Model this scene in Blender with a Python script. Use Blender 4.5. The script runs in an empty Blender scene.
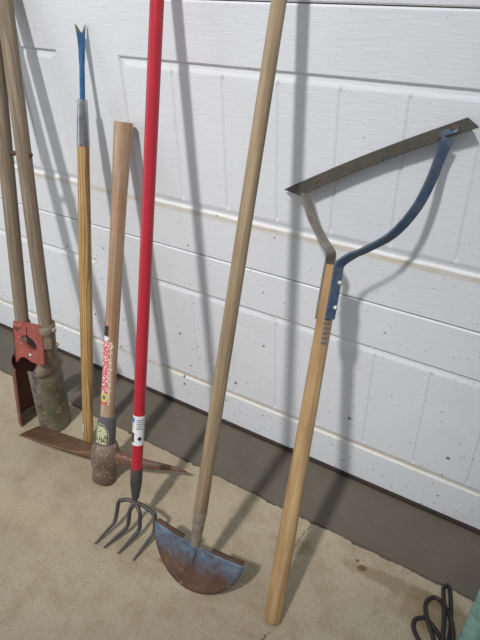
import bpy, bmesh, math, random
from mathutils import Vector, Matrix, noise
random.seed(7)
PI = math.pi
S = bpy.context.scene
COL = S.collection

# ------------------------------------------------------------------ helpers
def link(o, parent=None):
    COL.objects.link(o)
    if parent: o.parent = parent
    return o

def thing(name, label, cat, loc):
    o = bpy.data.objects.new(name, None)
    o.empty_display_size = .05
    o.location = loc
    o['label'] = label; o['category'] = cat
    return link(o)

def obj(name, bm, m, parent=None, smooth=True, world=True, label=None):
    """one mesh object; verts given in world metres are re-based on the parent's location"""
    me = bpy.data.meshes.new(name)
    off = Vector((0, 0, 0))
    if world and parent is not None:
        q = parent
        while q is not None:
            off += q.location; q = q.parent
    if off.length: bmesh.ops.translate(bm, verts=bm.verts, vec=-off)
    bmesh.ops.recalc_face_normals(bm, faces=bm.faces)
    bm.to_mesh(me); bm.free()
    if smooth:
        for p in me.polygons: p.use_smooth = True
    me.materials.append(m)
    o = bpy.data.objects.new(name, me)
    if label: o['label'] = label
    link(o, parent)
    return o

def sharp(o, ang=35):
    me = o.data
    bm = bmesh.new(); bm.from_mesh(me)
    for e in bm.edges:
        if len(e.link_faces) == 2 and e.calc_face_angle(0) > math.radians(ang): e.smooth = False
    bm.to_mesh(me); bm.free()
    return o

def frame(P0, P1):
    """rotation taking local Z onto P0->P1, with local -Y towards the room"""
    z = (Vector(P1)-Vector(P0)).normalized()
    x = Vector((1, 0, 0)); x = (x - z*x.dot(z)).normalized()
    y = z.cross(x)
    return Matrix((x, y, z)).transposed()

def lathe(name, P0, P1, prof, m, parent, seg=32, label=None, oval=1.0, bow=0.0):
    """turned part from P0 to P1: prof = [(distance along axis, radius)], local Z runs along the axis"""
    bm = bmesh.new(); rings = []
    Ltot = (Vector(P1)-Vector(P0)).length
    for (d, r) in prof:
        b = bow*math.sin(PI*min(max(d/Ltot, 0), 1))
        rings.append([bm.verts.new((r*math.cos(2*PI*i/seg)+b, r*oval*math.sin(2*PI*i/seg), d)) for i in range(seg)])
    for a, b in zip(rings, rings[1:]):
        for i in range(seg): bm.faces.new((a[i], a[(i+1) % seg], b[(i+1) % seg], b[i]))
    bm.faces.new(list(reversed(rings[0]))); bm.faces.new(rings[-1])
    o = obj(name, bm, m, parent, world=False, label=label)
    base = Vector((0, 0, 0)); q = parent
    while q is not None: base += q.location; q = q.parent
    o.location = Vector(P0)-base
    o.rotation_euler = frame(P0, P1).to_euler()
    sharp(o, 40)
    return o

def rod_profile(L, r0, r1, tip0=.006, tip1=.006, n=24, shape=None):
    """handle profile with rounded ends"""
    P = []
    for k in range(4):
        a = k/3*PI/2
        P.append((tip0*(1-math.cos(a)) if k else 0, (r0*(.55+.45*math.sin(a)))))
    for k in range(1, n):
        t = k/n
        r = shape(t) if shape else r0+(r1-r0)*t
        d = tip0+(L-tip0-tip1)*t
        P.append((d, r))
    for k in range(4):
        a = PI/2-k/3*PI/2
        P.append((L-tip1*(1-math.sin(a)) if k == 0 else L-tip1+tip1*math.cos(a), r1*(.55+.45*math.sin(a))))
    return P

def catmull(pts, n=10):
    pts = [Vector(p) for p in pts]
    P = [2*pts[0]-pts[1]]+pts+[2*pts[-1]-pts[-2]]
    out = []
    for i in range(1, len(P)-2):
        for k in range(n):
            t = k/n
            out.append(.5*((2*P[i])+(P[i+1]-P[i-1])*t+(2*P[i-1]-5*P[i]+4*P[i+1]-P[i+2])*t*t+(3*P[i]-P[i-1]-3*P[i+1]+P[i+2])*t**3))
    out.append(pts[-1])
    return out

def tube_bm(pts, rad, seg=12, bm=None):
    bm = bm or bmesh.new()
    n = len(pts); rings = []
    up = None
    for i, p in enumerate(pts):
        t = (pts[min(i+1, n-1)]-pts[max(i-1, 0)]).normalized()
        if up is None:
            up = t.orthogonal().normalized()
        up = (up-t*up.dot(t)).normalized()
        s = t.cross(up)
        r = rad(i/(n-1)) if callable(rad) else rad
        rings.append([bm.verts.new(p+r*(math.cos(2*PI*k/seg)*up+math.sin(2*PI*k/seg)*s)) for k in range(seg)])
    for a, b in zip(rings, rings[1:]):
        for k in range(seg): bm.faces.new((a[k], a[(k+1) % seg], b[(k+1) % seg], b[k]))
    bm.faces.new(rings[0]); bm.faces.new(rings[-1])
    return bm

def sweep_bm(pts, sects):
    """loft of closed polygons (lists of points)"""
    bm = bmesh.new(); rings = [[bm.verts.new(q) for q in s] for s in sects]
    for a, b in zip(rings, rings[1:]):
        n = len(a)
        for k in range(n): bm.faces.new((a[k], a[(k+1) % n], b[(k+1) % n], b[k]))
    bm.faces.new(rings[0]); bm.faces.new(rings[-1])
    return bm

def strap_bm(pts, wdir, w, th):
    """flat bar along pts, its width along wdir(i)"""
    n = len(pts); sects = []
    for i, p in enumerate(pts):
        t = (pts[min(i+1, n-1)]-pts[max(i-1, 0)]).normalized()
        wd = wdir(i/(n-1)); wd = (wd-t*wd.dot(t)).normalized()
        nd = t.cross(wd)
        c = .12*w
        sects.append([p+wd*a+nd*b for a, b in ((-w/2, -th/4), (-w/2+c*.3, -th/2), (w/2-c*.3, -th/2), (w/2, -th/4), (w/2, th/4), (w/2-c*.3, th/2), (-w/2+c*.3, th/2), (-w/2, th/4))])
    return sweep_bm(pts, sects)

def dome_bm(c, n, r, h, seg=14):
    n = Vector(n).normalized(); u = n.orthogonal().normalized(); v = n.cross(u); c = Vector(c)
    bm = bmesh.new(); rings = []
    base = [bm.verts.new(c-n*h*.3+r*(math.cos(2*PI*k/seg)*u+math.sin(2*PI*k/seg)*v)) for k in range(seg)]
    rings.append(base)
    for j in range(4):
        a = j/4*PI/2
        rings.append([bm.verts.new(c+n*h*math.sin(a)+r*math.cos(a)*(math.cos(2*PI*k/seg)*u+math.sin(2*PI*k/seg)*v)) for k in range(seg)])
    for a, b in zip(rings, rings[1:]):
        for k in range(seg): bm.faces.new((a[k], a[(k+1) % seg], b[(k+1) % seg], b[k]))
    bm.faces.new(rings[-1]); bm.faces.new(rings[0])
    return bm

def patch(name, part_axis, rfun, z0, z1, a0, a1, m, parent, off=.0007, oval=1.0, nz=12, na=12, label=None):
    """paper sticker wrapped on a turned part: UV u runs with the angle, v along the axis"""
    P0, P1 = part_axis
    bm = bmesh.new(); uvl = bm.loops.layers.uv.new('UVMap'); g = []
    for j in range(nz+1):
        v = j/nz; z = z0+(z1-z0)*v; row = []
        for i in range(na+1):
            u = i/na; a = a0+(a1-a0)*u; r = rfun(z)+off
            row.append((bm.verts.new((r*math.cos(a), r*oval*math.sin(a), z)), u, v))
        g.append(row)
    for j in range(nz):
        for i in range(na):
            q = (g[j][i], g[j][i+1], g[j+1][i+1], g[j+1][i])
            f = bm.faces.new([x[0] for x in q])
            for lp, x in zip(f.loops, q): lp[uvl].uv = (x[1], x[2])
    o = obj(name, bm, m, parent, world=False, label=label)
    return o

# ------------------------------------------------------------------ materials
class N:
    def __init__(s, name):
        s.m = bpy.data.materials.new(name); s.m.use_nodes = True
        s.t = s.m.node_tree; s.t.nodes.clear()
        s.out = s.t.nodes.new('ShaderNodeOutputMaterial')
        s.b = s.t.nodes.new('ShaderNodeBsdfPrincipled')
        s.t.links.new(s.b.outputs[0], s.out.inputs[0])
    def new(s, ty, **kw):
        n = s.t.nodes.new(ty)
        for k, v in kw.items():
            if k in ('Scale', 'Detail', 'Roughness', 'Distortion', 'Strength', 'Distance', 'Randomness', 'Detail Scale', 'Detail Roughness'): n.inputs[k].default_value = v
            else: setattr(n, k, v)
        return n
    def l(s, a, b): s.t.links.new(a, b)
    def coord(s, kind='Object', scale=(1, 1, 1), loc=(0, 0, 0), rot=(0, 0, 0)):
        tc = s.new('ShaderNodeTexCoord'); mp = s.new('ShaderNodeMapping')
        mp.inputs['Scale'].default_value = scale; mp.inputs['Location'].default_value = loc; mp.inputs['Rotation'].default_value = rot
        s.l(tc.outputs[kind], mp.inputs[0]); return mp.outputs[0]
    def noise(s, vec, scale, detail=4, rough=.55, dist=0):
        n = s.new('ShaderNodeTexNoise', Scale=scale, Detail=detail, Roughness=rough, Distortion=dist)
        s.l(vec, n.inputs['Vector']); return n.outputs[0]
    def ramp(s, fac, stops, interp='LINEAR'):
        r = s.new('ShaderNodeValToRGB'); e = r.color_ramp.elements; r.color_ramp.interpolation = interp
        while len(e) < len(stops): e.new(.5)
        for k, (p, c) in enumerate(stops):
            e[k].position = p; e[k].color = (c, c, c, 1) if isinstance(c, (int, float)) else (*c, 1)
        s.l(fac, r.inputs[0]); return r.outputs[0]
    def mix(s, fac, a, b, mode='MIX'):
        n = s.new('ShaderNodeMix', data_type='RGBA', blend_type=mode)
        for sock, v in ((n.inputs[0], fac), (n.inputs[6], a), (n.inputs[7], b)):
            if hasattr(v, 'is_output'): s.l(v, sock)
            elif isinstance(v, (int, float)): sock.default_value = v
            else: sock.default_value = (*v, 1)
        return n.outputs[2]
    def math(s, op, a, b=0.0, c=None):
        n = s.new('ShaderNodeMath', operation=op)
        for sock, v in zip(n.inputs, (a, b, c)):
            if v is None: continue
            if hasattr(v, 'is_output'): s.l(v, sock)
            else: sock.default_value = v
        return n.outputs[0]
    def sep(s, vec):
        n = s.new('ShaderNodeSeparateXYZ'); s.l(vec, n.inputs[0]); return n.outputs
    def color(s, v):
        if hasattr(v, 'is_output'): s.l(v, s.b.inputs['Base Color'])
        else: s.b.inputs['Base Color'].default_value = (*v, 1)
    def set(s, **kw):
        for k, v in kw.items():
            i = s.b.inputs[k.replace('_', ' ')]
            if hasattr(v, 'is_output'): s.l(v, i)
            else: i.default_value = v
    def bump(s, h, strength=.3, dist=.002):
        n = s.new('ShaderNodeBump', Strength=strength, Distance=dist); s.l(h, n.inputs['Height']); s.l(n.outputs[0], s.b.inputs['Normal'])

def lin(r, g, b):
    f = lambda c: (c/255/12.92) if c/255 <= .04045 else ((c/255+.055)/1.055)**2.4
    return (f(r), f(g), f(b))

def wood(name, light, dark, seed=0, rough=.55, streak=.5, grime=None, grime_amt=.35, cathedral=0):
    n = N(name)
    v = n.coord('Object', (55, 55, 2.2), (seed, seed*.7, seed*.3))
    f = n.noise(v, 1.6, 6, .6, .4)
    c = n.ramp(f, [(.36, dark), (.64, light)])
    fine = n.noise(n.coord('Object', (300, 300, 9), (seed, 0, 0)), 1, 3, .6)
    c = n.mix(n.ramp(fine, [(.35, streak), (.55, 0.0)]), c, tuple(x*.5 for x in dark))
    if cathedral:
        w = n.new('ShaderNodeTexWave', Scale=1.0, Distortion=7.0, Detail=2.0)
        w.wave_type = 'BANDS'; w.bands_direction = 'X'; w.inputs['Detail Scale'].default_value = .8
        n.l(n.coord('Object', (48, 48, 5.5), (seed, 1, 2)), w.inputs['Vector'])
        c = n.mix(n.ramp(w.outputs[0], [(.05, cathedral), (.4, 0.0)]), c, tuple(x*.42 for x in dark))
    if grime is not None:
        g = n.noise(n.coord('Object', (9, 9, 5), (seed, 3, 1)), 1.3, 5, .65)
        c = n.mix(n.ramp(g, [(.45, 0.0), (.72, grime_amt)]), c, grime)
    n.color(c); n.set(Roughness=rough)
    n.bump(f, .25, .001)
    return n.m

def metal(name, base, base2, rust=None, rust_amt=.5, scale=18, rough=.55, metallic=.6, bump=.4, seed=0, rustpos=(.48, .62), specks=None):
    n = N(name); v = n.coord('Object', (1, 1, 1), (seed, seed*.37, 0))
    c = n.ramp(n.noise(v, scale, 5, .6), [(.35, base), (.65, base2)])
    h = n.noise(v, scale*7, 4, .6)
    if rust:
        rf = n.ramp(n.noise(v, scale*1.7, 7, .65, .3), [(rustpos[0], 0.0), (rustpos[1], rust_amt)])
        c = n.mix(rf, c, rust)
    if specks:
        c = n.mix(n.ramp(n.noise(v, scale*5, 3, .6), [(.6, 0.0), (.66, .8)]), c, specks)
    n.color(c); n.set(Roughness=rough, Metallic=metallic); n.bump(h, bump, .001)
    return n.m

def plain(name, col, rough=.5, metallic=0.0, bump=0.0, var=.12, scale=30):
    n = N(name); v = n.coord()
    f = n.noise(v, scale, 4)
    n.color(n.ramp(f, [(.3, tuple(x*(1-var) for x in col)), (.7, tuple(min(1, x*(1+var)) for x in col))]))
    n.set(Roughness=rough, Metallic=metallic)
    if bump: n.bump(n.noise(v, scale*5, 3), bump, .001)
    return n.m

M = {}
M['phd_wood'] = wood('weathered_wood', lin(158, 142, 122), lin(118, 103, 87), 1, .7, .5, lin(96, 82, 62), .5)
M['ash'] = wood('golden_ash', lin(208, 172, 118), lin(170, 132, 80), 4, .45, .35, lin(120, 84, 40), .25, cathedral=.7)
M['mattock_wood'] = wood('hickory', lin(190, 166, 142), lin(154, 126, 100), 7, .42, .4, lin(150, 96, 56), .6)
M['edger_wood'] = wood('dry_wood', lin(172, 152, 124), lin(144, 124, 98), 11, .6, .4, lin(110, 88, 68), .5)
M['cutter_wood'] = wood('tan_wood', lin(198, 166, 122), lin(170, 136, 94), 15, .45, .35, lin(120, 78, 42), .45)

# door paint with dirt specks, dust on the lip of the panels
n = N('white_door_paint'); v = n.coord()
c = n.ramp(n.noise(v, 2.2, 4), [(.3, lin(220, 223, 229)), (.7, lin(228, 231, 237))])
xyz = n.sep(n.coord())
def band(z, w):      # 1 on the line z, 0 beyond w
    return n.ramp(n.math('DIVIDE', n.math('ABSOLUTE', n.math('SUBTRACT', xyz[2], z)), w), [(.35, 1.0), (1.0, 0.0)])
lip = n.math('MAXIMUM', band(.6415, .010), band(.1215, .010))
dust = n.math('MULTIPLY', lip, n.ramp(n.noise(n.coord('Object', (6, 6, 30)), 3, 5, .65), [(.3, .15), (.65, .62)]))
c = n.mix(dust, c, lin(196, 178, 138))
vor = n.new('ShaderNodeTexVoronoi', Scale=34.0, Randomness=1.0); n.l(n.coord('Object', (1, .01, 1.0)), vor.inputs['Vector'])
rnd = n.sep(vor.outputs['Color'])
size = n.math('MULTIPLY', n.math('POWER', rnd[0], 4.5), .20)
low = n.ramp(xyz[2], [(.05, 1.0), (.85, .42)])
sp = n.ramp(n.math('SUBTRACT', n.math('MULTIPLY', size, low), n.math('ADD', vor.outputs['Distance'], n.math('MULTIPLY', n.math('SUBTRACT', n.noise(v, 300, 2), .5), .06))), [(.0, 0.0), (.03, .85)])
c = n.mix(sp, c, lin(92, 74, 58))
vor2 = n.new('ShaderNodeTexVoronoi', Scale=90.0, Randomness=1.0); n.l(n.coord('Object', (1, .01, 1.0), (.3, 0, .2)), vor2.inputs['Vector'])
r2 = n.sep(vor2.outputs['Color'])
s2 = n.ramp(n.math('SUBTRACT', n.math('MULTIPLY', n.math('MULTIPLY', n.math('POWER', r2[1], 5.0), .24), low), vor2.outputs['Distance']), [(.0, 0.0), (.04, .6)])
c = n.mix(s2, c, lin(120, 104, 86))
smudge = n.ramp(n.noise(n.coord('Object', (3, 1, 5)), 2.0, 6, .7), [(.55, 0.0), (.8, .18)])
c = n.mix(smudge, c, lin(176, 166, 146))
n.color(c); n.set(Roughness=.5, Specular_IOR_Level=.35)
gr = n.noise(n.coord('Object', (14, 14, 130)), 1.5, 5, .6, .35)
n.bump(gr, .42, .0018)
M['door'] = n.m

M['seal'] = plain('dark_rubber_seal', lin(58, 48, 44), .8)
M['gap'] = plain('brown_seam_dirt', lin(120, 92, 82), .8)  # reddish-brown dirt in the seams

# beige concrete
n = N('beige_concrete'); v = n.coord()
c = n.ramp(n.noise(v, 2.6, 6, .6), [(.3, lin(159, 147, 126)), (.7, lin(175, 164, 142))])
c = n.mix(n.ramp(n.noise(v, 14, 6, .7), [(.46, 0.0), (.75, .6)]), c, lin(130, 110, 84))
c = n.mix(n.ramp(n.noise(v, 46, 5, .7), [(.58, 0.0), (.72, .4)]), c, lin(172, 160, 138))
c = n.mix(n.ramp(n.noise(n.coord('Object', (1, 1, 1), (5, 2, 0)), 75, 3, .6), [(.66, 0.0), (.74, .5)]), c, lin(100, 82, 60))
c = n.mix(n.ramp(n.noise(n.coord('Object', (1, 1, 1), (2, 7, 0)), 170, 4, .7), [(.35, .35), (.5, 0.0)]), c, lin(118, 102, 80))
c = n.mix(n.ramp(n.noise(n.coord('Object', (1, 1, 1), (8, 1, 0)), 130, 4, .7), [(.56, 0.0), (.72, .45)]), c, lin(182, 170, 148))
def spot(x, y, rx, ry, ra, colr, k, sc=60, wob=.7):
    global c
    mp = n.new('ShaderNodeVectorMath', operation='SUBTRACT'); tc = n.new('ShaderNodeTexCoord')
    n.l(tc.outputs['Object'], mp.inputs[0]); mp.inputs[1].default_value = (x, y, 0)
    ro = n.new('ShaderNodeMapping'); ro.inputs['Rotation'].default_value = (0, 0, -ra); n.l(mp.outputs[0], ro.inputs[0])
    sc_ = n.new('ShaderNodeVectorMath', operation='MULTIPLY'); n.l(ro.outputs[0], sc_.inputs[0]); sc_.inputs[1].default_value = (1/rx, 1/ry, 0)
    ln = n.new('ShaderNodeVectorMath', operation='LENGTH'); n.l(sc_.outputs[0], ln.inputs[0])
    d = n.math('ADD', ln.outputs['Value'], n.math('MULTIPLY', n.math('SUBTRACT', n.noise(v, sc, 4, .6), .5), wob))
    c = n.mix(n.ramp(d, [(.62, k), (1.0, 0.0)]), c, colr)
spot(.112, -.222, .013, .009, .4, lin(92, 68, 36), .9)
spot(.097, -.211, .006, .005, .2, lin(96, 72, 40), .85)
spot(-.279, -.436, .012, .009, .2, lin(124, 92, 48), .7)
spot(-.262, -.424, .006, .006, .2, lin(118, 84, 42), .7)
spot(-.68, -.51, .22, .04, .05, lin(176, 162, 134), .4, 9, 1.0)
spot(-.04, -.255, .05, .028, .8, lin(116, 100, 76), .5, 40, 1.2)
spot(.20, -.22, .16, .02, .05, lin(112, 94, 64), .5, 30, 1.2)
spot(.28, -.245, .10, .05, .1, lin(122, 102, 72), .45, 30, 1.2)
# hairline cracks
def crack(x0, y0, x1, y1, w):
    global c
    dx, dy = x1-x0, y1-y0; L = math.hypot(dx, dy); ra = math.atan2(dy, dx)
    mp = n.new('ShaderNodeVectorMath', operation='SUBTRACT'); tc = n.new('ShaderNodeTexCoord')
    n.l(tc.outputs['Object'], mp.inputs[0]); mp.inputs[1].default_value = ((x0+x1)/2, (y0+y1)/2, 0)
    ro = n.new('ShaderNodeMapping'); ro.inputs['Rotation'].default_value = (0, 0, -ra); n.l(mp.outputs[0], ro.inputs[0])
    q = n.sep(ro.outputs[0])
    wob = n.math('MULTIPLY', n.math('SUBTRACT', n.noise(v, 26, 5, .65), .5), .05)
    dy_ = n.math('ABSOLUTE', n.math('ADD', q[1], wob))
    f = n.math('MULTIPLY', n.ramp(n.math('DIVIDE', dy_, w), [(.4, .75), (1.0, 0.0)]), n.ramp(n.math('DIVIDE', n.math('ABSOLUTE', q[0]), L/2), [(.8, 1.0), (1.0, 0.0)]))
    c = n.mix(f, c, lin(84, 70, 52))
crack(-.03, -.175, -.05, -.33, .0022)
crack(.01, -.44, -.06, -.62, .002)
crack(-.05, -.178, -.085, -.26, .0016)
n.color(c); n.set(Roughness=.78, Specular_IOR_Level=.3)
n.bump(n.math('ADD', n.noise(v, 60, 6, .7), n.math('MULTIPLY', n.noise(v, 8, 3), .7)), .35, .002)
M['floor'] = n.m

n = N('grey_apron_concrete'); v = n.coord()
c = n.ramp(n.noise(v, 5, 6, .65), [(.3, lin(92, 87, 77)), (.7, lin(104, 98, 87))])
c = n.mix(n.ramp(n.noise(v, 40, 4, .7), [(.6, 0.0), (.78, .45)]), c, lin(124, 114, 96))
c = n.mix(n.ramp(n.noise(n.coord('Object', (1, 3, 1)), 9, 4, .7), [(.55, 0.0), (.8, .35)]), c, lin(84, 76, 64))
n.color(c); n.set(Roughness=.75, Specular_IOR_Level=.3); n.bump(n.noise(v, 70, 5, .7), .3, .0015)
M['apron'] = n.m
M['crack_edge'] = plain('broken_concrete_edge', lin(150, 134, 110), .9, 0, .4, .3, 60)

M['red_paint'] = plain('glossy_red_paint', lin(178, 38, 54), .3, 0, 0, .06, 14)
M['tine'] = metal('dark_grey_steel', lin(62, 64, 66), lin(84, 86, 88), lin(110, 84, 62), .35, 30, .5, .3, .2)
M['steel'] = metal('bright_steel', lin(150, 154, 160), lin(182, 185, 190), lin(110, 102, 94), .35, 24, .25, .95, .05)
M['blue_rod'] = metal('blue_painted_steel', lin(34, 92, 142), lin(56, 112, 158), lin(70, 66, 64), .3, 26, .45, .1, .15)
M['fork_tip'] = metal('worn_fork_steel', lin(120, 112, 84), lin(150, 146, 120), lin(110, 84, 56), .6, 60, .5, .5, .2)
M['cutter_blue'] = metal('worn_blue_strap', lin(58, 78, 106), lin(82, 102, 128), lin(104, 104, 104), .6, 40, .5, .25, .25, 3)
M['cutter_grey'] = metal('bare_grey_strap', lin(120, 116, 110), lin(142, 136, 128), lin(110, 96, 84), .5, 40, .5, .35, .25, 4)
M['cutter_blade'] = metal('dull_green_grey_steel', lin(56, 58, 52), lin(72, 70, 62), lin(84, 64, 50), .6, 28, .6, .15, .3, 2)
M['rust_bolt'] = metal('rusty_bolt', lin(112, 76, 58), lin(92, 60, 48), None, 0, 60, .7, .3, .5)
M['zinc'] = metal('zinc_rivet', lin(196, 196, 194), lin(220, 220, 216), None, 0, 60, .35, .7, .1)
M['ferrule'] = metal('galvanised_ferrule', lin(150, 142, 130), lin(168, 160, 148), lin(128, 98, 74), .6, 26, .5, .5, .3)
M['rust_brown'] = metal('rust_brown', lin(94, 68, 54), lin(76, 54, 44), lin(112, 84, 64), .6, 40, .75, .2, .5, 2)
M['adze'] = metal('brown_rusted_steel', lin(116, 88, 66), lin(94, 72, 56), lin(134, 100, 70), .5, 22, .6, .35, .35, 6)
M['cast'] = metal('chipped_cast_steel', lin(116, 98, 84), lin(138, 122, 108), lin(96, 70, 54), .6, 22, .6, .35, .5, 9, specks=lin(186, 186, 184))
M['pick'] = metal('rust_red_forged_steel', lin(104, 84, 72), lin(128, 98, 82), lin(132, 84, 64), .7, 20, .6, .3, .4, 3, specks=lin(166, 158, 152))
M['bolt_tan'] = metal('weathered_bolt_head', lin(184, 168, 142), lin(160, 142, 118), None, 0, 60, .6, .2, .3)
M['collar'] = plain('dark_grey_plastic', lin(92, 92, 94), .5, 0, .05, .08, 40)
M['phd_red'] = metal('faded_red_casting', lin(170, 88, 78), lin(150, 76, 68), lin(126, 84, 70), .6, 26, .6, .1, .4, 1, specks=lin(198, 140, 120))
M['phd_inner'] = metal('maroon_brown_steel', lin(124, 70, 62), lin(110, 78, 62), lin(124, 98, 76), .5, 16, .65, .2, .4, 5)
M['phd_grey'] = metal('muddy_grey_casting', lin(140, 128, 112), lin(118, 106, 92), lin(122, 92, 72), .5, 24, .65, .3, .5, 8, specks=lin(166, 152, 132))
M['dark_red'] = metal('dark_red_iron', lin(92, 44, 40), lin(70, 38, 34), None, 0, 30, .7, .1, .3)
M['dark_hole'] = plain('dark_hole_shade', lin(38, 32, 30), .8)  # dark colour standing in for the shade inside the hinge slot
n = N('mossy_steel_blade'); v = n.coord()
c = n.ramp(n.noise(v, 14, 6, .65), [(.32, lin(110, 104, 92)), (.68, lin(142, 133, 118))])
c = n.mix(n.ramp(n.noise(n.coord('Object', (1, 1, 1), (2, 3, 1)), 17, 6, .65), [(.5, 0.0), (.62, .8)]), c, lin(94, 104, 66))
c = n.mix(n.ramp(n.noise(n.coord('Object', (1, 1, .4), (7, 1, 1)), 16, 5, .6), [(.56, 0.0), (.66, .8)]), c, lin(92, 98, 122))
c = n.mix(n.ramp(n.noise(v, 70, 3, .6), [(.63, 0.0), (.7, .8)]), c, lin(170, 168, 130))
c = n.mix(n.ramp(n.noise(n.coord('Object', (1, 1, 1), (0, 5, 4)), 24, 6, .7), [(.50, 0.0), (.64, .85)]), c, lin(82, 62, 48))
n.color(c); n.set(Roughness=.7, Metallic=.2); n.bump(n.noise(v, 90, 5, .7), .6, .0015)
M['phd_moss'] = n.m

M['cord'] = plain('black_rubber_cable', lin(34, 31, 30), .45)
M['teal'] = metal('teal_painted_steel', lin(126, 166, 156), lin(142, 180, 170), lin(96, 124, 112), .6, 24, .5, .0, .2)

# stickers
def uvmat(name):
    n = N(name); uv = n.sep(n.coord('UV')); return n, uv
n, uv = uvmat('white_barcode_label')
def box(u0, u1, v0, v1):
    f = lambda x, a, b: n.math('MULTIPLY', n.math('GREATER_THAN', x, a), n.math('LESS_THAN', x, b))
    return n.math('MULTIPLY', f(uv[0], u0, u1), f(uv[1], v0, v1))
c = n.mix(box(.0, .30, .76, .93), lin(226, 226, 230), lin(86, 130, 190))
c = n.mix(box(.0, .26, .50, .72), c, lin(220, 204, 150))
c = n.mix(box(.0, .30, .08, .42), c, lin(56, 50, 54))
bars = n.math('GREATER_THAN', n.math('SINE', n.math('MULTIPLY', uv[1], 95.0)), .1)
c = n.mix(n.math('MULTIPLY', box(.40, .70, .60, .90), bars), c, lin(120, 122, 136))
c = n.mix(box(.40, .70, .56, .58), c, lin(60, 60, 70))
c = n.mix(n.ramp(n.math('ADD', n.math('ABSOLUTE', n.math('MULTIPLY', n.math('SUBTRACT', uv[0], .58), 6)), n.math('ABSOLUTE', n.math('MULTIPLY', n.math('SUBTRACT', uv[1], .24), 8.5))), [(.55, 1.0), (.9, 0.0)]), c, lin(28, 26, 30))
txt = n.math('GREATER_THAN', n.noise(n.coord('UV', (60, 14, 1)), 1, 2), .56)
c = n.mix(n.math('MULTIPLY', box(.76, .92, .1, .92), txt), c, lin(150, 152, 160))
n.color(c); n.set(Roughness=.35); M['label_white'] = n.m

n, uv = uvmat('torn_red_label')
rag = n.math('MULTIPLY', n.math('SUBTRACT', n.noise(n.coord('UV', (3, 16, 1)), 1.6, 6, .75), .5), 1.1)
redc = n.ramp(n.noise(n.coord('UV', (4, 10, 1)), 1.5, 4), [(.35, lin(196, 66, 74)), (.65, lin(216, 118, 120))])
let = n.math('GREATER_THAN', n.noise(n.coord('UV', (9, 34, 1), (3, 1, 0)), 1, 2, .5), .56)
c = n.mix(n.math('MULTIPLY', let, box(.18, .95, .10, .80)), redc, lin(232, 222, 218))
c = n.mix(box(-1, .62, .86, .985), c, lin(46, 44, 44))
c = n.mix(box(-1, .75, .80, .86), c, lin(226, 224, 220))
c = n.mix(n.math('GREATER_THAN', n.math('ADD', uv[0], n.math('MULTIPLY', rag, .35)), .80), c, lin(214, 206, 178))
n.color(c); n.set(Roughness=.5)
tr = n.new('ShaderNodeBsdfTransparent'); ms = n.new('ShaderNodeMixShader')
n.l(n.math('GREATER_THAN', n.math('ADD', n.math('ADD', uv[0], n.math('MULTIPLY', n.math('GREATER_THAN', uv[1], .8), .28)), rag), .93), ms.inputs[0])
n.l(n.b.outputs[0], ms.inputs[1]); n.l(tr.outputs[0], ms.inputs[2]); n.l(ms.outputs[0], n.out.inputs[0])
M['label_red'] = n.m

def disc_mat(name, inner, ring, dark):
    n, uv = uvmat(name)
    d = n.math('SQRT', n.math('ADD', n.math('POWER', n.math('SUBTRACT', uv[0], .5), 2.0), n.math('POWER', n.math('SUBTRACT', uv[1], .5), 2.0)))
    c = n.ramp(d, [(.0, dark), (.2, dark), (.24, inner), (.33, inner), (.36, ring), (.5, ring)], 'CONSTANT')
    n.color(c); n.set(Roughness=.45)
    tr = n.new('ShaderNodeBsdfTransparent'); ms = n.new('ShaderNodeMixShader')
    n.l(n.math('GREATER_THAN', d, .5), ms.inputs[0]); n.l(n.b.outputs[0], ms.inputs[1]); n.l(tr.outputs[0], ms.inputs[2]); n.l(ms.outputs[0], n.out.inputs[0])
    return n.m
M['label_round'] = disc_mat('round_yellow_emblem', lin(214, 204, 130), lin(206, 190, 104), lin(124, 120, 84))

n, uv = uvmat('arched_gold_sticker')
ex = n.math('DIVIDE', n.math('SUBTRACT', uv[0], .5), .5)
ey = n.math('MAXIMUM', n.math('DIVIDE', n.math('SUBTRACT', uv[1], .42), .56), 0.0)
d = n.math('SQRT', n.math('ADD', n.math('POWER', ex, 2.0), n.math('POWER', ey, 2.0)))
art = n.noise(n.coord('UV', (7, 11, 1), (1, 2, 0)), 1, 3, .6, .6)
c = n.ramp(art, [(.40, lin(62, 70, 48)), (.47, lin(214, 216, 176)), (.60, lin(232, 234, 206)), (.66, lin(120, 128, 88))])
stripes = n.math('GREATER_THAN', n.math('SINE', n.math('MULTIPLY', uv[0], 44.0)), .2)
c = n.mix(n.math('MULTIPLY', stripes, box(.1, .9, .12, .34)), c, lin(70, 76, 54))
c = n.mix(n.math('MULTIPLY', n.math('GREATER_THAN', d, .84), n.math('LESS_THAN', d, .93)), c, lin(60, 66, 50))
n.color(c); n.set(Roughness=.3, Metallic=.25)
tr = n.new('ShaderNodeBsdfTransparent'); ms = n.new('ShaderNodeMixShader')
n.l(n.math('GREATER_THAN', d, 1.0), ms.inputs[0]); n.l(n.b.outputs[0], ms.inputs[1]); n.l(tr.outputs[0], ms.inputs[2]); n.l(ms.outputs[0], n.out.inputs[0])
M['label_arch'] = n.m
M['label_silver'] = plain('silver_paper', lin(206, 206, 204), .4)

n, uv = uvmat('worn_blue_stamp')
st = n.math('MULTIPLY', n.math('GREATER_THAN', n.noise(n.coord('UV', (5, 12, 1)), 1.4, 4, .7), .47), n.math('GREATER_THAN', n.math('SINE', n.math('MULTIPLY', uv[1], 52.0)), -.65))
n.color(lin(92, 104, 118)); n.set(Roughness=.6)
tr = n.new('ShaderNodeBsdfTransparent'); ms = n.new('ShaderNodeMixShader')
n.l(n.math('MULTIPLY', st, .8), ms.inputs[0]); n.l(tr.outputs[0], ms.inputs[1]); n.l(n.b.outputs[0], ms.inputs[2]); n.l(ms.outputs[0], n.out.inputs[0])
M['stamp'] = n.m

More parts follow.
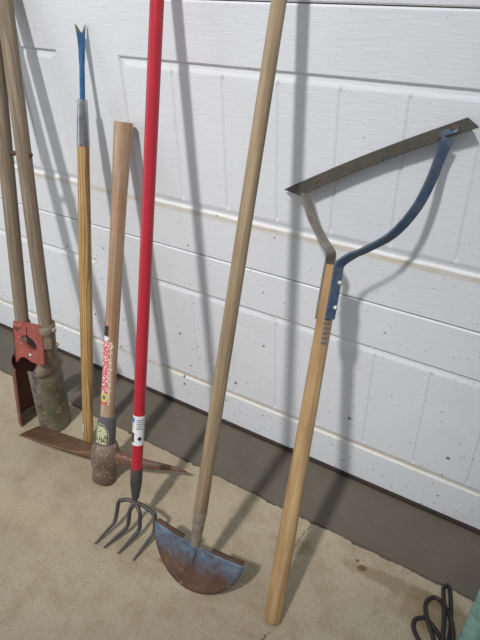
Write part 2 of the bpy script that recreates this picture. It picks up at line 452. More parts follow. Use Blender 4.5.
# ------------------------------------------------------------------ setting
def structure(o): o['kind'] = 'structure'; return o

# beige slab with a broken front edge along the apron
bm = bmesh.new()
XA, XB, YE = -3.2, 2.2, -.1746
nx = 1100; edge = []
for i in range(nx+1):
    x = XA+(XB-XA)*i/nx
    j = noise.noise(Vector((x*18, 0, 0)))*.0045+noise.noise(Vector((x*75, 3, 0)))*.0042+noise.noise(Vector((x*4, 9, 0)))*.004
    edge.append((x, YE+j))
top = [bm.verts.new((x, y, 0)) for x, y in edge]
chip = [bm.verts.new((x, y+.0025, -.0022)) for x, y in edge]
bot = [bm.verts.new((x, y+.003, -.05)) for x, y in edge]
back = [bm.verts.new((x, -.30, 0)) for x, y in edge]
for a, b in ((back, top), (top, chip), (chip, bot)):
    for i in range(nx): bm.faces.new((a[i], a[i+1], b[i+1], b[i]))
c0 = bm.verts.new((XA, -3.4, 0)); c1 = bm.verts.new((XB, -3.4, 0))
bm.faces.new([c0, c1]+list(reversed(back)))
fl = structure(obj('floor', bm, M['floor'], None, smooth=False))
# grey apron under the door
bm = bmesh.new()
g = [[bm.verts.new((XA+(XB-XA)*i/20, y, z)) for i in range(21)] for y, z in ((-.30, -.05), (YE+.0025, -.05), (YE+.0048, -.009), (YE+.0085, -.0030), (.30, -.001))]
for a, b in zip(g, g[1:]):
    for i in range(20): bm.faces.new((a[i], a[i+1], b[i+1], b[i]))
structure(obj('trim_1', bm, M['apron'], None, smooth=False))

# door sections: grid whose depth follows the panel moulding and the V grooves
HS = .533
PANELS = [(-1.932, -.800), (-.615, .517), (.70, 1.83)]
X0, X1 = -2.12, 2.02
def smooth(t): t = min(max(t, 0), 1); return t*t*(3-2*t)
def depth(x, z):
    """recess (+ into the door) at x, z measured from the section's foot"""
    d = 0
    for (a, b) in PANELS:
        e = min(x-a, b-x, z-.113, .427-z)        # distance inside the panel's outer edge
        if e <= 0: continue
        d = .0045*smooth(e/.006)-.0030*smooth((e-.008)/.014)
        if e > .017:
            k = round((x-a-.139)/.122); gx = a+.139+.122*k
            gw = abs(x-gx)
            if gw < .0045: d += .0032*(1-gw/.0045)*smooth((e-.017)/.010)
    return d
xs = set([X0, X1]); zs = set()
for a, b in PANELS:
    for e in (0, .002, .004, .006, .008, .012, .017,   .021, .024, .027, .045): xs.add(a+e); xs.add(b-e)
    k = 0
    while a+.139+.122*k < b-.06:
        for q in (-.0045, -.0022, 0, .0022, .0045): xs.add(a+.139+.122*k+q)
        k += 1
x = X0
while x < X1: xs.add(x); x += .05
for e in (0, .002, .004, .006, .008, .012, .017,   .021, .024, .027, .045): zs.add(.113+e); zs.add(.427-e)
z = .16
while z < .4: zs.add(z); z += .04
xs = sorted(xs); zs = sorted(zs)
door = bpy.data.objects.new('door_1', None); link(door); structure(door)
for s in range(4):
    z0 = s*HS+(.0085 if s == 0 else .0010); z1 = (s+1)*HS-.0010
    rows = [(z0, .003), (z0+.0015, .0007), (z0+.003, 0)]+[(s*HS+z, None) for z in zs]+[(z1-.003, 0), (z1-.0015, .0007), (z1, .003)]
    bm = bmesh.new(); G = []
    for (z, dd) in rows:
        G.append([bm.verts.new((x, (depth(x, z-s*HS) if dd is None else dd), z)) for x in xs])
    for a, b in zip(G, G[1:]):
        for i in range(len(xs)-1): bm.faces.new((a[i], a[i+1], b[i+1], b[i]))
    tb = [bm.verts.new((x, .04, z1)) for x in (X0, X1)]; bb = [bm.verts.new((x, .04, z0)) for x in (X0, X1)]
    bm.faces.new((bb[0], bb[1], tb[1], tb[0]))
    bm.faces.new([tb[0], tb[1]]+[v for v in reversed(G[-1])])
    bm.faces.new([bb[1], bb[0]]+G[0])
    bm.faces.new([r[0] for r in G]+[tb[0], bb[0]]); bm.faces.new([r[-1] for r in reversed(G)]+[bb[1], tb[1]])
    o = obj('door_section', bm, M['door'], door, smooth=False)
bm = bmesh.new()
for s in range(1, 4):
    bmesh.ops.create_cube(bm, size=1, matrix=Matrix.Translation(((X0+X1)/2, .0225, s*HS)) @ Matrix.Diagonal((X1-X0, .035, .0024, 1)))
obj('seam_strip', bm, M['gap'], door, smooth=False)  # strip filling the gaps between sections, in their dirt's colour
bm = bmesh.new()
bmesh.ops.create_cube(bm, size=1, matrix=Matrix.Translation(((X0+X1)/2, .0135, .0035)) @ Matrix.Diagonal((X1-X0, .037, .009, 1)))
obj('bottom_seal', bm, M['seal'], door, smooth=False)

# ------------------------------------------------------------------ weed cutter
B0 = Vector((.001, -.4295, .003)); TOP = Vector((-.0573, -.0986, .6576))
t = thing('weed_cutter', 'long tan wooden weed cutter with blue forked arms and toothed blade up on door', 'weed cutter', (0, -.43, 0))
L = (TOP-B0).length
hsh = lambda q: .0178-.0028*smooth(q*1.1)
hd = lathe('handle', B0, TOP, rod_profile(L, .0172, .0148, .012, .002, 26, hsh), M['cutter_wood'], t)
patch('blue_stamp', (B0, TOP), lambda z: hsh(z/L), L*.80, L*.905, -1.25, -.45, M['stamp'], hd, .0005, label='worn blue stamped lettering')
FN = Vector((-.2099, -.878, .4302))
hdir = (TOP-B0).normalized()
UL, UR, LL, LR = Vector((-.2115, -.006, .7413)), Vector((.1084, -.006, .9179)), Vector((-.1660, -.027, .7447)), Vector((.1323, -.027, .9108))
sx = hdir.cross(FN).normalized()
if sx.x < 0: sx = -sx
PH = math.radians(27)
SR = sx*math.cos(PH)+FN*math.sin(PH); WD = FN*math.cos(PH)-sx*math.sin(PH)
on = lambda k, sgn: tuple(TOP-hdir*k+SR*sgn*.0178)
left = catmull([on(.105, -1), on(.06, -1), on(.012, -1), on(-.004, -.93), (-.0700, -.0885, .6769), (-.0926, -.0744, .6908), (-.1215, -.0565, .7126), (-.1426, -.0400, .7356), (-.1540, -.0280, .7520)], 8)
right = catmull([on(.098, 1), on(.06, 1), on(.018, 1), on(-.004, 1.15), (-.0250, -.0955, .6840), (-.0044, -.0913, .6984), (.0374, -.0838, .7341), (.0652, -.0683, .7794), (.0777, -.0504, .8219), (.0822, -.0350, .8560), (.0850, -.0290, .8760), (.0885, -.0245, .8890)], 8)
arm_l = obj('arm', strap_bm(left, lambda q: WD, .020, .0045), M['cutter_grey'], t, label='bare grey steel arm, shorter of the two'); sharp(arm_l)
arm_r = obj('arm', strap_bm(right, lambda q: WD if q < .8 else WD.lerp((UR-UL).normalized()*-1, smooth((q-.8)/.2)*.75), .020, .0045), M['cutter_blue'], t, label='blue painted steel arm, longer of the two'); sharp(arm_r)
# toothed blade, a slightly bowed strip with slanted ends
bm = bmesh.new(); n_ = 150; A = []; Bq = []
bn = (UR-UL).cross(LL-UL).normalized()
if bn.y > 0: bn = -bn
upd = (UL-LL); bdir = (UR-UL).normalized(); upd = (upd-bdir*upd.dot(bdir)).normalized()
for i in range(n_+1):
    q = i/n_; bow = .006*math.sin(PI*q)
    a = UL.lerp(UR, q)+upd*bow; b = LL.lerp(LR, q)+upd*(bow+(.0030 if i % 2 else 0))
    A.append(a); Bq.append(b)
f = [[bm.verts.new(p+bn*s) for p in A] for s in (.0012, -.0012)]; gq = [[bm.verts.new(p+bn*s*.6) for p in Bq] for s in (.0012, -.0012)]
mid = [[bm.verts.new(a.lerp(b, .72)+bn*s) for a, b in zip(A, Bq)] for s in (.0012, -.0012)]
for i in range(n_):
    for s in (0, 1):
        bm.faces.new((f[s][i], f[s][i+1], mid[s][i+1], mid[s][i])); bm.faces.new((mid[s][i], mid[s][i+1], gq[s][i+1], gq[s][i]))
    bm.faces.new((f[0][i], f[0][i+1], f[1][i+1], f[1][i])); bm.faces.new((gq[0][i], gq[0][i+1], gq[1][i+1], gq[1][i]))
for i in (0, n_): bm.faces.new((f[0][i], mid[0][i], gq[0][i], gq[1][i], mid[1][i], f[1][i]))
bl = obj('blade', bm, M['cutter_blade'], t, smooth=False)
for q, m_, nm in ((.165, 'rust_bolt', 'blade_bolt'), (.915, 'rust_bolt', 'blade_bolt')):
    cpt = UL.lerp(UR, q).lerp(LL.lerp(LR, q), .5)+upd*.006*math.sin(PI*q)+bn*(.0012 if q < .5 else .0040)
    obj(nm, dome_bm(cpt, bn, .0052, .0030), M[m_], t)
# arm foot lying on the blade, towards the bolt
for q0, q1, mm in ((.840, .93, 'cutter_blue'),):
    pp = [UL.lerp(UR, q).lerp(LL.lerp(LR, q), .62)+bn*.0026+upd*.006*math.sin(PI*q) for q in (q0, q0*.66+q1*.34, q0*.33+q1*.67, q1)]
    obj('arm_foot', strap_bm(pp, lambda q: upd, .013, .003), M[mm], arm_r if mm == 'cutter_blue' else arm_l)
for k in (.030, .076):
    cc = TOP-hdir*k
    obj('rivet', dome_bm(cc+SR*.0200-WD*.0058, (SR-WD*.35), .0050, .0055), M['zinc'], t)
    obj('rivet', dome_bm(cc-SR*.0200+WD*.0058, (-SR+WD*.35), .0050, .0055), M['zinc'], t)

# ------------------------------------------------------------------ half-moon edger
Mc = Vector((-.1890, -.4210, .1085)); TT = Vector((-.1846, -.085, 1.0778)); ax = (TT-Mc).normalized()
ch = (Vector((-.0801, -.4023, .108))-Vector((-.3031, -.4138, .108))).normalized(); ch = (ch-ax*ch.dot(ax)).normalized()
nb = ax.cross(ch)
if nb.y > 0: nb = -nb           # towards the room
RB = .1115
END = Mc+ax*((-.017-Mc.y)/ax.y)
t = thing('lawn_edger', 'half-moon lawn edger with rusty blue blade on floor and pale weathered handle', 'lawn edger', (Mc.x, -.44, 0))
Lh = (END-Mc).length
lathe('handle', Mc+ax*.085, END, rod_profile(Lh-.085, .0140, .0125, .004, .010, 26, lambda q: .0141-.0024*q), M['edger_wood'], t)
lathe('ferrule', Mc-ax*.012, END, [(0, .0085), (.01, .0098), (.06, .0122), (.096, .0142), (.0985, .0146), (.1005, .0142), (.1005, .0120)], M['ferrule'], t, 28)
n = N('blue_rusted_blade'); v = n.coord('Object')
tz = n.sep(n.coord('Object'))
hz = n.math('ADD', tz[2], n.math('MULTIPLY', n.math('SUBTRACT', n.noise(v, 22, 6, .65), .5), .075))
cr = n.ramp(n.noise(v, 26, 6, .65), [(.35, lin(86, 62, 52)), (.65, lin(112, 88, 74))])
cb = n.ramp(n.noise(v, 36, 6, .65), [(.34, lin(92, 88, 90)), (.5, lin(94, 112, 136)), (.68, lin(122, 134, 148))])
c = n.mix(n.ramp(hz, [(.050, 0.0), (.088, 1.0)]), cr, cb)
c = n.mix(n.ramp(n.noise(v, 75, 4, .65), [(.62, 0.0), (.70, .75)]), c, lin(176, 160, 136))
c = n.mix(n.ramp(n.noise(n.coord('Object', (1, 1, 1), (4, 4, 4)), 42, 5, .65), [(.56, 0.0), (.66, .7)]), c, lin(110, 74, 54))
n.color(c); n.set(Roughness=.6, Metallic=.25); n.bump(n.noise(v, 110, 5, .7), .5, .001)
M['edger_blade'] = n.m
bm = bmesh.new(); NR, NA = 14, 48; fr = []
def bp(r, a, off):
    s_, d_ = r*math.cos(a), -r*math.sin(a)
    dish = -.010*(s_/RB)**2+.006*(d_/RB)**2
    return Mc+ch*s_+ax*d_+nb*(dish+off)
for side in (.0013, -.0013):
    rows = []
    for i in range(NR+1):
        r = RB*i/NR
        rows.append([bm.verts.new(bp(max(r, .0005), PI*k/NA, side*(1 if i < NR else .35))) for k in range(NA+1)])
    for a, b in zip(rows, rows[1:]):
        for k in range(NA): bm.faces.new((a[k], a[k+1], b[k+1], b[k]))
    fr.append(rows)
for k in range(NA): bm.faces.new((fr[0][NR][k], fr[0][NR][k+1], fr[1][NR][k+1], fr[1][NR][k]))
for e in (0, NA):
    for i in range(NR): bm.faces.new((fr[0][i][e], fr[0][i+1][e], fr[1][i+1][e], fr[1][i][e]))
obj('blade', bm, M['edger_blade'], t)
for s0, s1 in ((-.108, -.034), (.036, .108)):
    pp = []
    for k in range(9):
        s_ = s0+(s1-s0)*k/8
        pp.append(Mc+ch*s_+ax*.001+nb*(-.010*(s_/RB)**2-.0065))
    obj('foot_rest', strap_bm(pp, lambda q: nb, .012, .0028), M['rust_brown'], t)
# forged rib running from the socket onto the blade
pp = [Mc+ax*a+nb*b for a, b in ((.004, .003), (-.018, .0035), (-.036, .003), (-.052, .0015))]
obj('blade_rib', tube_bm(catmull(pp, 6), lambda q: .0088*(1-q)+.002*q, 12), M['edger_blade'], t)

# ------------------------------------------------------------------ red cultivator
FE = Vector((-.3900, -.3830, .085)); TT = Vector((-.4415, -.0640, 1.070)); ax = (TT-FE).normalized()
END = FE+ax*((-.0135-FE.y)/ax.y)
t = thing('garden_cultivator', 'red-handled garden cultivator with four bent dark tines on the floor', 'cultivator', (-.39, -.42, 0))
Lh = (END-FE).length
hnd = lathe('handle', FE+ax*.045, END, rod_profile(Lh-.045, .0128, .0128, .004, .012), M['red_paint'], t)
lathe('ferrule', FE, END, [(0, .0055), (.004, .0085), (.02, .0108), (.042, .0136), (.078, .0139), (.082, .0140), (.084, .0135), (.084, .011)], M['tine'], t, 28)
cam_dir = Vector((.289, -.952, 1.167))
def facing(P0, P1, at):
    fm = frame(P0, P1); p = Vector(P0)+(Vector(P1)-Vector(P0)).normalized()*at
    d = fm.transposed() @ (cam_dir-p); return math.atan2(d.y, d.x)
H0 = FE+ax*.045
fa = facing(H0, END, .16)
patch('barcode_label', (H0, END), lambda z: .0128, .103, .176, fa-1.75, fa+1.75, M['label_white'], hnd, .0006, label='white paper barcode label')
K = [((-.428, -.402, .070), (-.428, -.424, .022), (-.438, -.486, .006)),
     ((-.392, -.404, .066), (-.393, -.419, .022), (-.413, -.483, .006)),
     ((-.366, -.399, .066), (-.364, -.411, .022), (-.375, -.478, .006)),
     ((-.329, -.388, .070), (-.330, -.398, .022), (-.334, -.473, .006))]
root = FE+ax*.012
for i, (a, b, c_) in enumerate(K):
    a, b, c_ = Vector(a), Vector(b), Vector(c_)
    corner = a+Vector((0, .001, .004))
    hub = FE+Vector((0, -.003, -.004))
    if i in (0, 3):
        k_ = hub.lerp(corner, .45)+Vector((0, 0, .004))
        pts = [root, hub, k_, corner.lerp(k_, .30), corner.lerp(k_, .10)+Vector((0, 0, -.0006)), corner.lerp(b, .12), corner.lerp(b, .5), b+Vector((0, .001, .006)), b.lerp(c_, .12), b.lerp(c_, .55), c_]
    else:
        pts = [root, hub, corner.lerp(hub, .30), corner.lerp(b, .12), corner.lerp(b, .6), b+Vector((0, .001, .006)), b.lerp(c_, .12), b.lerp(c_, .55), c_]
    obj('tine', tube_bm(catmull(pts, 7), lambda q: .0048 if q < .72 else .0048*(1-.62*((q-.72)/.28)**1.4), 12), M['tine'], t)

# ------------------------------------------------------------------ pick mattock
HB = Vector((-.5530, -.3360, .002)); HT = Vector((-.6030, -.0230, .829)); ax = (HT-HB).normalized()
t = thing('pick_mattock', 'wooden-handled pick mattock standing on its rusty head with torn red sticker', 'pick mattock', (-.54, -.33, 0))
Lh = (HT-HB).length
def msh(q): return .0180+.0012*math.sin(q*6)*0+.0030*smooth((q-.80)/.2)-.0012*math.sin(PI*q)
mh = lathe('handle', HB+ax*.02, HT, rod_profile(Lh-.02, .0175, .0205, .004, .005, 30, msh), M['mattock_wood'], t, 36)
H0 = HB+ax*.02
fa = facing(H0, HT, .28)
pr = lambda z: msh(z/(Lh-.02))
patch('red_sticker', (H0, HT), pr, .200, .405, fa-1.85, fa+.35, M['label_red'], mh, .0006, nz=30, label='torn red and white paper sticker')
patch('round_emblem', (H0, HT), pr, .206, .232, fa-1.25, fa-.02, M['label_round'], mh, .0010, label='round yellow emblem sticker')
col = lathe('collar', HB+ax*.111, HT, [(0, .0185), (0, .0235), (.004, .0242), (.03, .0238), (.068, .0222), (.0735, .0212), (.0750, .0185)], M['collar'], t, 36)
fa2 = facing(HB+ax*.111, HT, .03)
patch('arched_sticker', (HB+ax*.111, HT), lambda z: .0242-.002*max(0, (z-.004))/.064, .0035, .0600, fa2-1.55, fa2+.25, M['label_arch'], col, .0006, label='arched gold-green sticker')
# head: eye, adze blade, pick
hx = Vector((1, .045, 0)); hx = (hx-ax*hx.dot(ax)).normalized(); hy = ax.cross(hx)
def oval(cz, rx, ry, n_=28): return [HB+ax*cz+hx*rx*math.cos(2*PI*k/n_)+hy*ry*math.sin(2*PI*k/n_) for k in range(n_)]
sects = [oval(a, b, c_) for a, b, c_ in ((.000, .027, .025), (.003, .0305, .0285), (.030, .0310, .0295), (.040, .0312, .0295), (.047, .0345, .0320), (.056, .0375, .0340), (.066, .0385, .0345), (.092, .0365, .0335), (.104, .033, .030), (.1115, .028, .0265))]
obj('head_eye', sweep_bm(None, sects), M['cast'], t)
def arm_sects(rows):
    out = []
    for (c_, w, h, tw) in rows:      # centre, width (along hy), height (along ax), superellipse
        c_ = Vector(c_); out.append([])
        for k in range(20):
            a = 2*PI*k/20; ca, sa = math.cos(a), math.sin(a)
            ex = .55
            out[-1].append(c_+hy*(w/2)*math.copysign(abs(ca)**ex, ca)+(ax*math.cos(tw)+hx*math.sin(tw))*(h/2)*math.copysign(abs(sa)**ex, sa))
    return out
E0 = HB+ax*.069
ad = [(E0-hx*.020, .040, .036, 0), (E0-hx*.042-hy*.002, .050, .026, 0), (E0-hx*.070-ax*.003-hy*.002, .060, .013, .1), (E0-hx*.120-ax*.005-hy*.004, .070, .010, .1), (E0-hx*.185-ax*.010-hy*.004, .073, .008, .12), (E0-hx*.235-ax*.014-hy*.003, .073, .006, .2), (E0-hx*.272-ax*.018-hy*.002, .073, .003, .25)]
sharp(obj('adze_blade', sweep_bm(None, arm_sects(ad)), M['adze'], t, label='broad brown rusted adze blade'), 50)
pq = catmull([E0, E0.lerp(Vector((-.447, -.274, .063)), .5)+Vector((0, 0, .002)), (-.447, -.274, .063), (-.395, -.250, .056), (-.357, -.232, .046)], 5)
pw = lambda q: .026*(1-q)**.8+.0085-.006*q if q > .15 else .040
pk = []
for i_, p_ in enumerate(pq):
    q = i_/(len(pq)-1); tdir = (pq[min(i_+1, len(pq)-1)]-pq[max(i_-1, 0)]).normalized()
    pk.append((p_, pw(q)*.9, pw(q), 0))
obj('pick_spike', sweep_bm(None, arm_sects(pk)), M['pick'], t, label='tapering pick spike rusted reddish towards its point')

# ------------------------------------------------------------------ dandelion weeder
WB = Vector((-.6830, -.2600, .001)); WT = Vector((-.6960, -.0100, 1.0140)); ax = (WT-WB).normalized(); L = (WT-WB).length
t = thing('dandelion_weeder', 'upside-down weeder with golden grained handle, silver ferrule and blue forked tip', 'weeder', tuple(WB))
zf = .800; zs_ = .900
wr = lambda q: .0136+.0022*math.sin(PI*min(1, q*1.05))
wh = lathe('handle', WB, WT, rod_profile(zf+.004, .0125, .0138, .006, .002, 26, wr), M['ash'], t)
lathe('ferrule', WB+ax*zf, WT, [(0, .0125), (0, .0142), (.003, .0146), (.01, .0142), (.06, .0124), (.094, .0106), (.098, .0098), (.099, .006)], M['steel'], t, 28)
ts = L-.030
lathe('shaft', WB+ax*(zs_-.02), WT, [(0, .0058), (.06, .0058), (ts-zs_-.022, .0056), (ts-zs_+.010, .0052)], M['blue_rod'], t, 16)
# forked tip: flattened paddle splitting in two sharp points
fx = Vector((.75, .62, 0)).normalized(); fx = (fx-ax*fx.dot(ax)).normalized(); fy = ax.cross(fx)
if fy.y > 0: fy = -fy
bm = bmesh.new(); T0 = WB+ax*(ts-.045)
outl = [(-.0056, 0), (-.0062, .012), (-.0064, .028), (-.0082, .048), (-.0135, .0775), (-.0088, .073), (-.0020, .063), (.0005, .0605), (.0028, .064), (.0060, .073), (.0085, .0775), (.0072, .055), (.0066, .030), (.0064, .012), (.0056, 0)]
fv = [bm.verts.new(T0+fx*a+ax*b+fy*(.0028-.006*b)) for a, b in outl]; bv = [bm.verts.new(T0+fx*a+ax*b-fy*(.0028-.010*b)) for a, b in outl]
bm.faces.new(fv); bm.faces.new(list(reversed(bv)))
for i in range(len(outl)): bm.faces.new((fv[i], fv[(i+1) % len(outl)], bv[(i+1) % len(outl)], bv[i]))
bmesh.ops.triangulate(bm, faces=[f_ for f_ in bm.faces if len(f_.verts) > 4])
n = N('blue_fork_worn_tip'); oz = n.sep(n.coord('Object'))
hz = n.math('ADD', oz[2], n.math('MULTIPLY', n.math('SUBTRACT', n.noise(n.coord(), 60, 4), .5), .02))
tipz = (WT-WB).z
n.color(n.mix(n.ramp(n.math('SUBTRACT', hz, tipz-.016), [(.0, 0.0), (.012, 1.0)]), lin(40, 88, 130), lin(112, 102, 74))); n.set(Roughness=.5, Metallic=.15); n.bump(n.noise(n.coord(), 200, 3), .2, .001)
fk = obj('fork_tip', bm, n.m, t, smooth=False)
fa = facing(WB, WT, .04)
patch('silver_sticker', (WB, WT), lambda z: wr(z/zf), .042, .068, fa-1.7, fa-.85, M['label_silver'], wh, .0006, label='small silver sticker')

# ------------------------------------------------------------------ post hole digger
RB0 = Vector((-.7790, -.2290, .335)); RT = Vector((-.8830, -.0420, 1.058)); ra = (RT-RB0).normalized()
LB0 = Vector((-.8460, -.2490, .335)); LT = Vector((-.9260, -.0450, 1.058)); la = (LT-LB0).normalized()
t = thing('post_hole_digger', 'two-handled clamshell post hole digger with faded red hinge and muddy blades', 'post hole digger', (-.86, -.25, 0))
for P, a_ in ((RB0, ra), (LB0, la)):
    E_ = P+a_*((-.021-P.y)/a_.y)
    Lh = (E_-P).length
    lathe('handle', P-a_*.05, E_, rod_profile(Lh+.05, .0172, .0182, .004, .010, 24, lambda q: .0170+.0014*q), M['phd_wood'], t)
# spacer peg between the handles
pz = RB0+ra*((.752-RB0.z)/ra.z)
pl = LB0+la*((.752-LB0.z)/la.z)
obj('spacer_peg', tube_bm([pl.lerp(pz, q) for q in (.15, .5, .85, 1.0)]+[pz+(pz-pl).normalized()*.0215], .0055, 12), M['rust_brown'], t)
def shell(name, cx, cy, rho, face, half, z0, z1, lean, m, thick=.0032, arch=.0, foot=.0, label=None):
    """curved blade: arc of a cylinder around (cx, cy) bulging towards angle `face`, foot pushed by lean"""
    bm = bmesh.new(); na, nz = 26, 16; S2 = []
    for off in (0, -thick):
        rows = []
        for j in range(nz+1):
            q = j/nz; row = []
            for k in range(na+1):
                u = -1+2*k/na; a = face+u*half
                zz0 = z0+foot*abs(u)**3; zz1 = z1+arch*math.cos(u*PI/2)
                z = zz0+(zz1-zz0)*q
                r = rho+off
                row.append(bm.verts.new((cx+lean[0]*(1-q)+r*math.cos(a), cy+lean[1]*(1-q)+r*math.sin(a), z)))
            rows.append(row)
        for a_, b_ in zip(rows, rows[1:]):
            for k in range(na): bm.faces.new((a_[k], a_[k+1], b_[k+1], b_[k]))
        S2.append(rows)
    o_, i_ = S2
    for k in range(na):
        bm.faces.new((o_[0][k], o_[0][k+1], i_[0][k+1], i_[0][k])); bm.faces.new((o_[nz][k], o_[nz][k+1], i_[nz][k+1], i_[nz][k]))
    for j in range(nz):
        for k in (0, na): bm.faces.new((o_[j][k], o_[j+1][k], i_[j+1][k], i_[j][k]))
    return sharp(obj(name, bm, m, t, label=label), 50)
shell('blade', -.831, -.236, .051, 0.0, math.radians(84), .002, .218, (.000, -.016), M['phd_moss'], label='grey blade caked with green moss')
shell('blade', -.858, -.244, .054, PI, math.radians(84), .002, .212, (-.030, -.018), M['phd_inner'], arch=.020, label='maroon brown blade showing its hollow side')
# right casting: split socket flaring down into a bell over the blade
def ring(c, ex, ey, n_=28, a0=0): return [Vector(c)+Vector((ex*math.cos(2*PI*k/n_+a0), ey*math.sin(2*PI*k/n_+a0), 0)) for k in range(n_)]
p1 = RB0+ra*.012
sk = [ring((-.804, -.238, .202), .0270, .043), ring((-.803, -.237, .208), .0285, .046), ring((-.801, -.236, .216), .0270, .042), ring((-.796, -.235, .232), .0240, .030), ring((-.792, -.234, .256), .0228, .0240), ring((-.786, -.232, .295), .0228, .0232), ring((-.780, -.229, .330), .0222, .0224), ring((-.7765, -.2255, .352), .0220, .0222), ring((-.7765, -.2255, .352), .0176, .0176)]
obj('socket', sweep_bm(None, sk), M['phd_grey'], t, label='muddy grey socket clamping the right handle')
for z_, r_ in ((.338, .0076), (.288, .0076)):
    cx_ = -.779-(.336-z_)*.13
    d_ = Vector((.93, .25, .1)).normalized()
    obj('socket_bolt', dome_bm(Vector((cx_, -.229, z_))+d_*.0215, d_, r_, .009, 8), M['bolt_tan'], t)
# left casting: socket behind the hinge plate
p2 = LB0
sk = [ring((-.892, -.240, .205), .020, .032), ring((-.886, -.242, .235), .021, .028), ring((-.875, -.245, .270), .0215, .0225), ring((-.860, -.249, .305), .0222, .0225), ring((-.8475, -.2475, .345), .0218, .0220), ring((-.8475, -.2475, .345), .0176, .0176)]
obj('socket', sweep_bm(None, sk), M['dark_red'], t, label='dark red socket behind the hinge plate')
# hinge plate with its keyhole slot
e1 = Vector((.0834, .0221, 0)).normalized(); e3 = Vector((-.02, .27, 1)); e3 = (e3-e1*e3.dot(e1)).normalized(); e2 = e3.cross(e1)
if e2.y > 0: e2 = -e2
O = Vector((-.8130, -.2600, .2980))
outer = [(-.042, .060), (-.020, .060), (.008, .059), (.026, .058), (.039, .054), (.042, .02), (.042, -.020), (.041, -.044), (.034, -.052), (.018, -.050), (.002, -.046), (-.012, -.038), (-.026, -.038), (-.038, -.047), (-.043, -.056), (-.043, -.02), (-.042, .02)]
hole = [(-.020, .020), (-.013, .027), (-.0050, .027), (-.0038, .048), (-.0014, .048), (-.0008, .026), (.010, .019), (.021, .008), (.023, -.006), (.014, -.013), (.000, -.008), (-.014, .002), (-.021, .010)]
bm = bmesh.new()
def outline(pts, n_): return [Vector((p.x, p.y)) for p in catmull([(*q, 0) for q in pts]+[(*pts[0], 0)], n_)[:-1]]
no = 4
OO = outline(outer, no); HH = outline(hole, no)
e_ = []
ov = [bm.verts.new((p.x, p.y, 0)) for p in OO]; hv = [bm.verts.new((p.x, p.y, 0)) for p in HH]
for lst in (ov, hv):
    for i in range(len(lst)): e_.append(bm.edges.new((lst[i], lst[(i+1) % len(lst)])))
bmesh.ops.triangle_fill(bm, use_beauty=True, use_dissolve=False, edges=e_)
ext = bmesh.ops.extrude_face_region(bm, geom=bm.faces[:])
vs = [g_ for g_ in ext['geom'] if isinstance(g_, bmesh.types.BMVert)]
bmesh.ops.translate(bm, verts=vs, vec=(0, 0, .010))
for v_ in bm.verts:
    v_.co = O+e1*v_.co.x+e3*v_.co.y+e2*v_.co.z
hp = obj('hinge_plate', bm, M['phd_red'], t, smooth=False)
pb = bmesh.new(); bmesh.ops.create_cube(pb, size=1)  # dark block added behind the plate so the slot looks black
bmesh.ops.bevel(pb, geom=pb.edges[:], offset=.08, segments=2, affect='EDGES')
for v_ in pb.verts: v_.co = O+e1*(v_.co.x*.062)+e3*(v_.co.y*.075+.004)+e2*(v_.co.z*.016-.0095)
obj('hole_backing', pb, M['dark_hole'], t, smooth=False)
obj('hinge_bolt', dome_bm(O+e1*.002+e3*-.028+e2*.010, e2, .0048, .003), M['zinc'], t)

# ------------------------------------------------------------------ cable and teal pole in the corner
zc = .0062
loop = [(.345, -.365, zc), (.318, -.338, zc), (.290, -.326, zc), (.266, -.312, zc), (.2492, -.2921, zc), (.2482, -.2757, zc), (.2581, -.2663, zc), (.2650, -.2665, .012), (.2859, -.2760, .009), (.3040, -.2890, zc),
        (.318, -.306, zc), (.322, -.328, zc+.004), (.312, -.338, .018), (.300, -.320, .016), (.2885, -.2960, .012), (.2668, -.2669, .018), (.2564, -.2356, zc), (.2606, -.2176, zc), (.2713, -.2095, zc), (.2859, -.2153, zc), (.3000, -.2304, .010), (.3120, -.2555, .022), (.3200, -.2760, .024), (.3270, -.3000, .018),
        (.322, -.322, .026), (.310, -.312, .030), (.304, -.290, .024), (.300, -.268, .022), (.2925, -.235, .016), (.2800, -.1880, zc), (.2790, -.1760, zc), (.2850, -.1705, zc), (.2915, -.1800, zc), (.3010, -.2080, zc), (.3080, -.2350, zc), (.3150, -.2650, zc), (.3150, -.300, zc), (.300, -.345, zc), (.27, -.39, zc)]
t = obj('power_cord', tube_bm(catmull(loop, 9), .0044, 10), M['cord'])
t['label'] = 'black cable folded in loops on the floor beside the teal pole'; t['category'] = 'cord'
P0, P1 = Vector((.3460, -.2900, .0)), Vector((.3700, -.2620, 1.0))
P1 = P0+(P1-P0)*1.0
t = thing('metal_pole', 'upright teal painted metal pole at the right edge beside black cable', 'pole', tuple(P0))
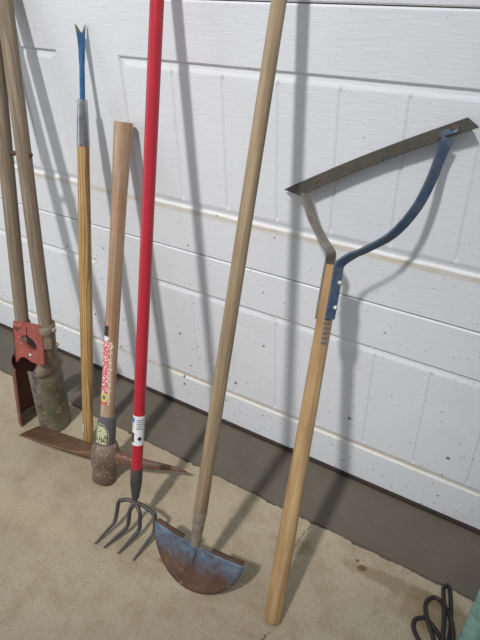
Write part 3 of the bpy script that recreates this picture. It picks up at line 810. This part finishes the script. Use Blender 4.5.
# leans on the door above the picture
P1 = Vector((.40, -.0195, 1.25))
Lp = (P1-P0).length
lathe('tube', P0+Vector((0, 0, .004)), P1, rod_profile(Lp, .0168, .0168, .002, .004), M['teal'], t)

# ------------------------------------------------------------------ light
w = bpy.data.worlds.new('World'); S.world = w; w.use_nodes = True
bg = w.node_tree.nodes['Background']; bg.inputs[0].default_value = (.88, .94, 1.0, 1); bg.inputs[1].default_value = .40
def area(name, loc, aim, size, energy, colr, shape='DISK', sy=None):
    l = bpy.data.lights.new(name, 'AREA'); l.shape = shape; l.size = size; l.energy = energy; l.color = colr
    if sy: l.size_y = sy
    o = bpy.data.objects.new(name, l); o.location = loc
    o.rotation_euler = (Vector(aim)-Vector(loc)).to_track_quat('-Z', 'Y').to_euler(); link(o); return o
sl = bpy.data.lights.new('work_lamp', 'SPOT'); sl.energy = 1600; sl.color = (1.0, .965, .92); sl.shadow_soft_size = .22
sl.spot_size = math.radians(22); sl.spot_blend = 1.0
so = bpy.data.objects.new('work_lamp', sl); so.location = (-.12, -4.2, 6.15); link(so)
so.rotation_euler = (Vector((-.60, -.08, .62))-so.location).to_track_quat('-Z', 'Y').to_euler()
area('left_fill', (-2.5, -1.4, .95), (-.5, 0, .4), 1.8, 11, (.93, .97, 1.0), 'RECTANGLE', 1.8)  # fill light added to brighten the left side, not an actual opening

# ------------------------------------------------------------------ camera
cam = bpy.data.cameras.new('Camera'); co = bpy.data.objects.new('Camera', cam); link(co)
right_ = Vector((.84793, .52934, -.02860)); down_ = Vector((.28114, -.49477, -.82229)); fwd = Vector((-.44942, .68920, -.56835))
mw = Matrix((right_, -down_, -fwd)).transposed().to_4x4(); mw.translation = Vector((.2890, -.9518, 1.1666))
co.matrix_world = mw
cam.sensor_fit = 'VERTICAL'; cam.sensor_height = 24; cam.lens = 24*562.95/640; cam.clip_start = .02
S.camera = co
S.view_settings.view_transform = 'Standard'; S.view_settings.look = 'None'; S.view_settings.gamma = 1; S.view_settings.use_curve_mapping = False
S.view_settings.exposure = 0.0
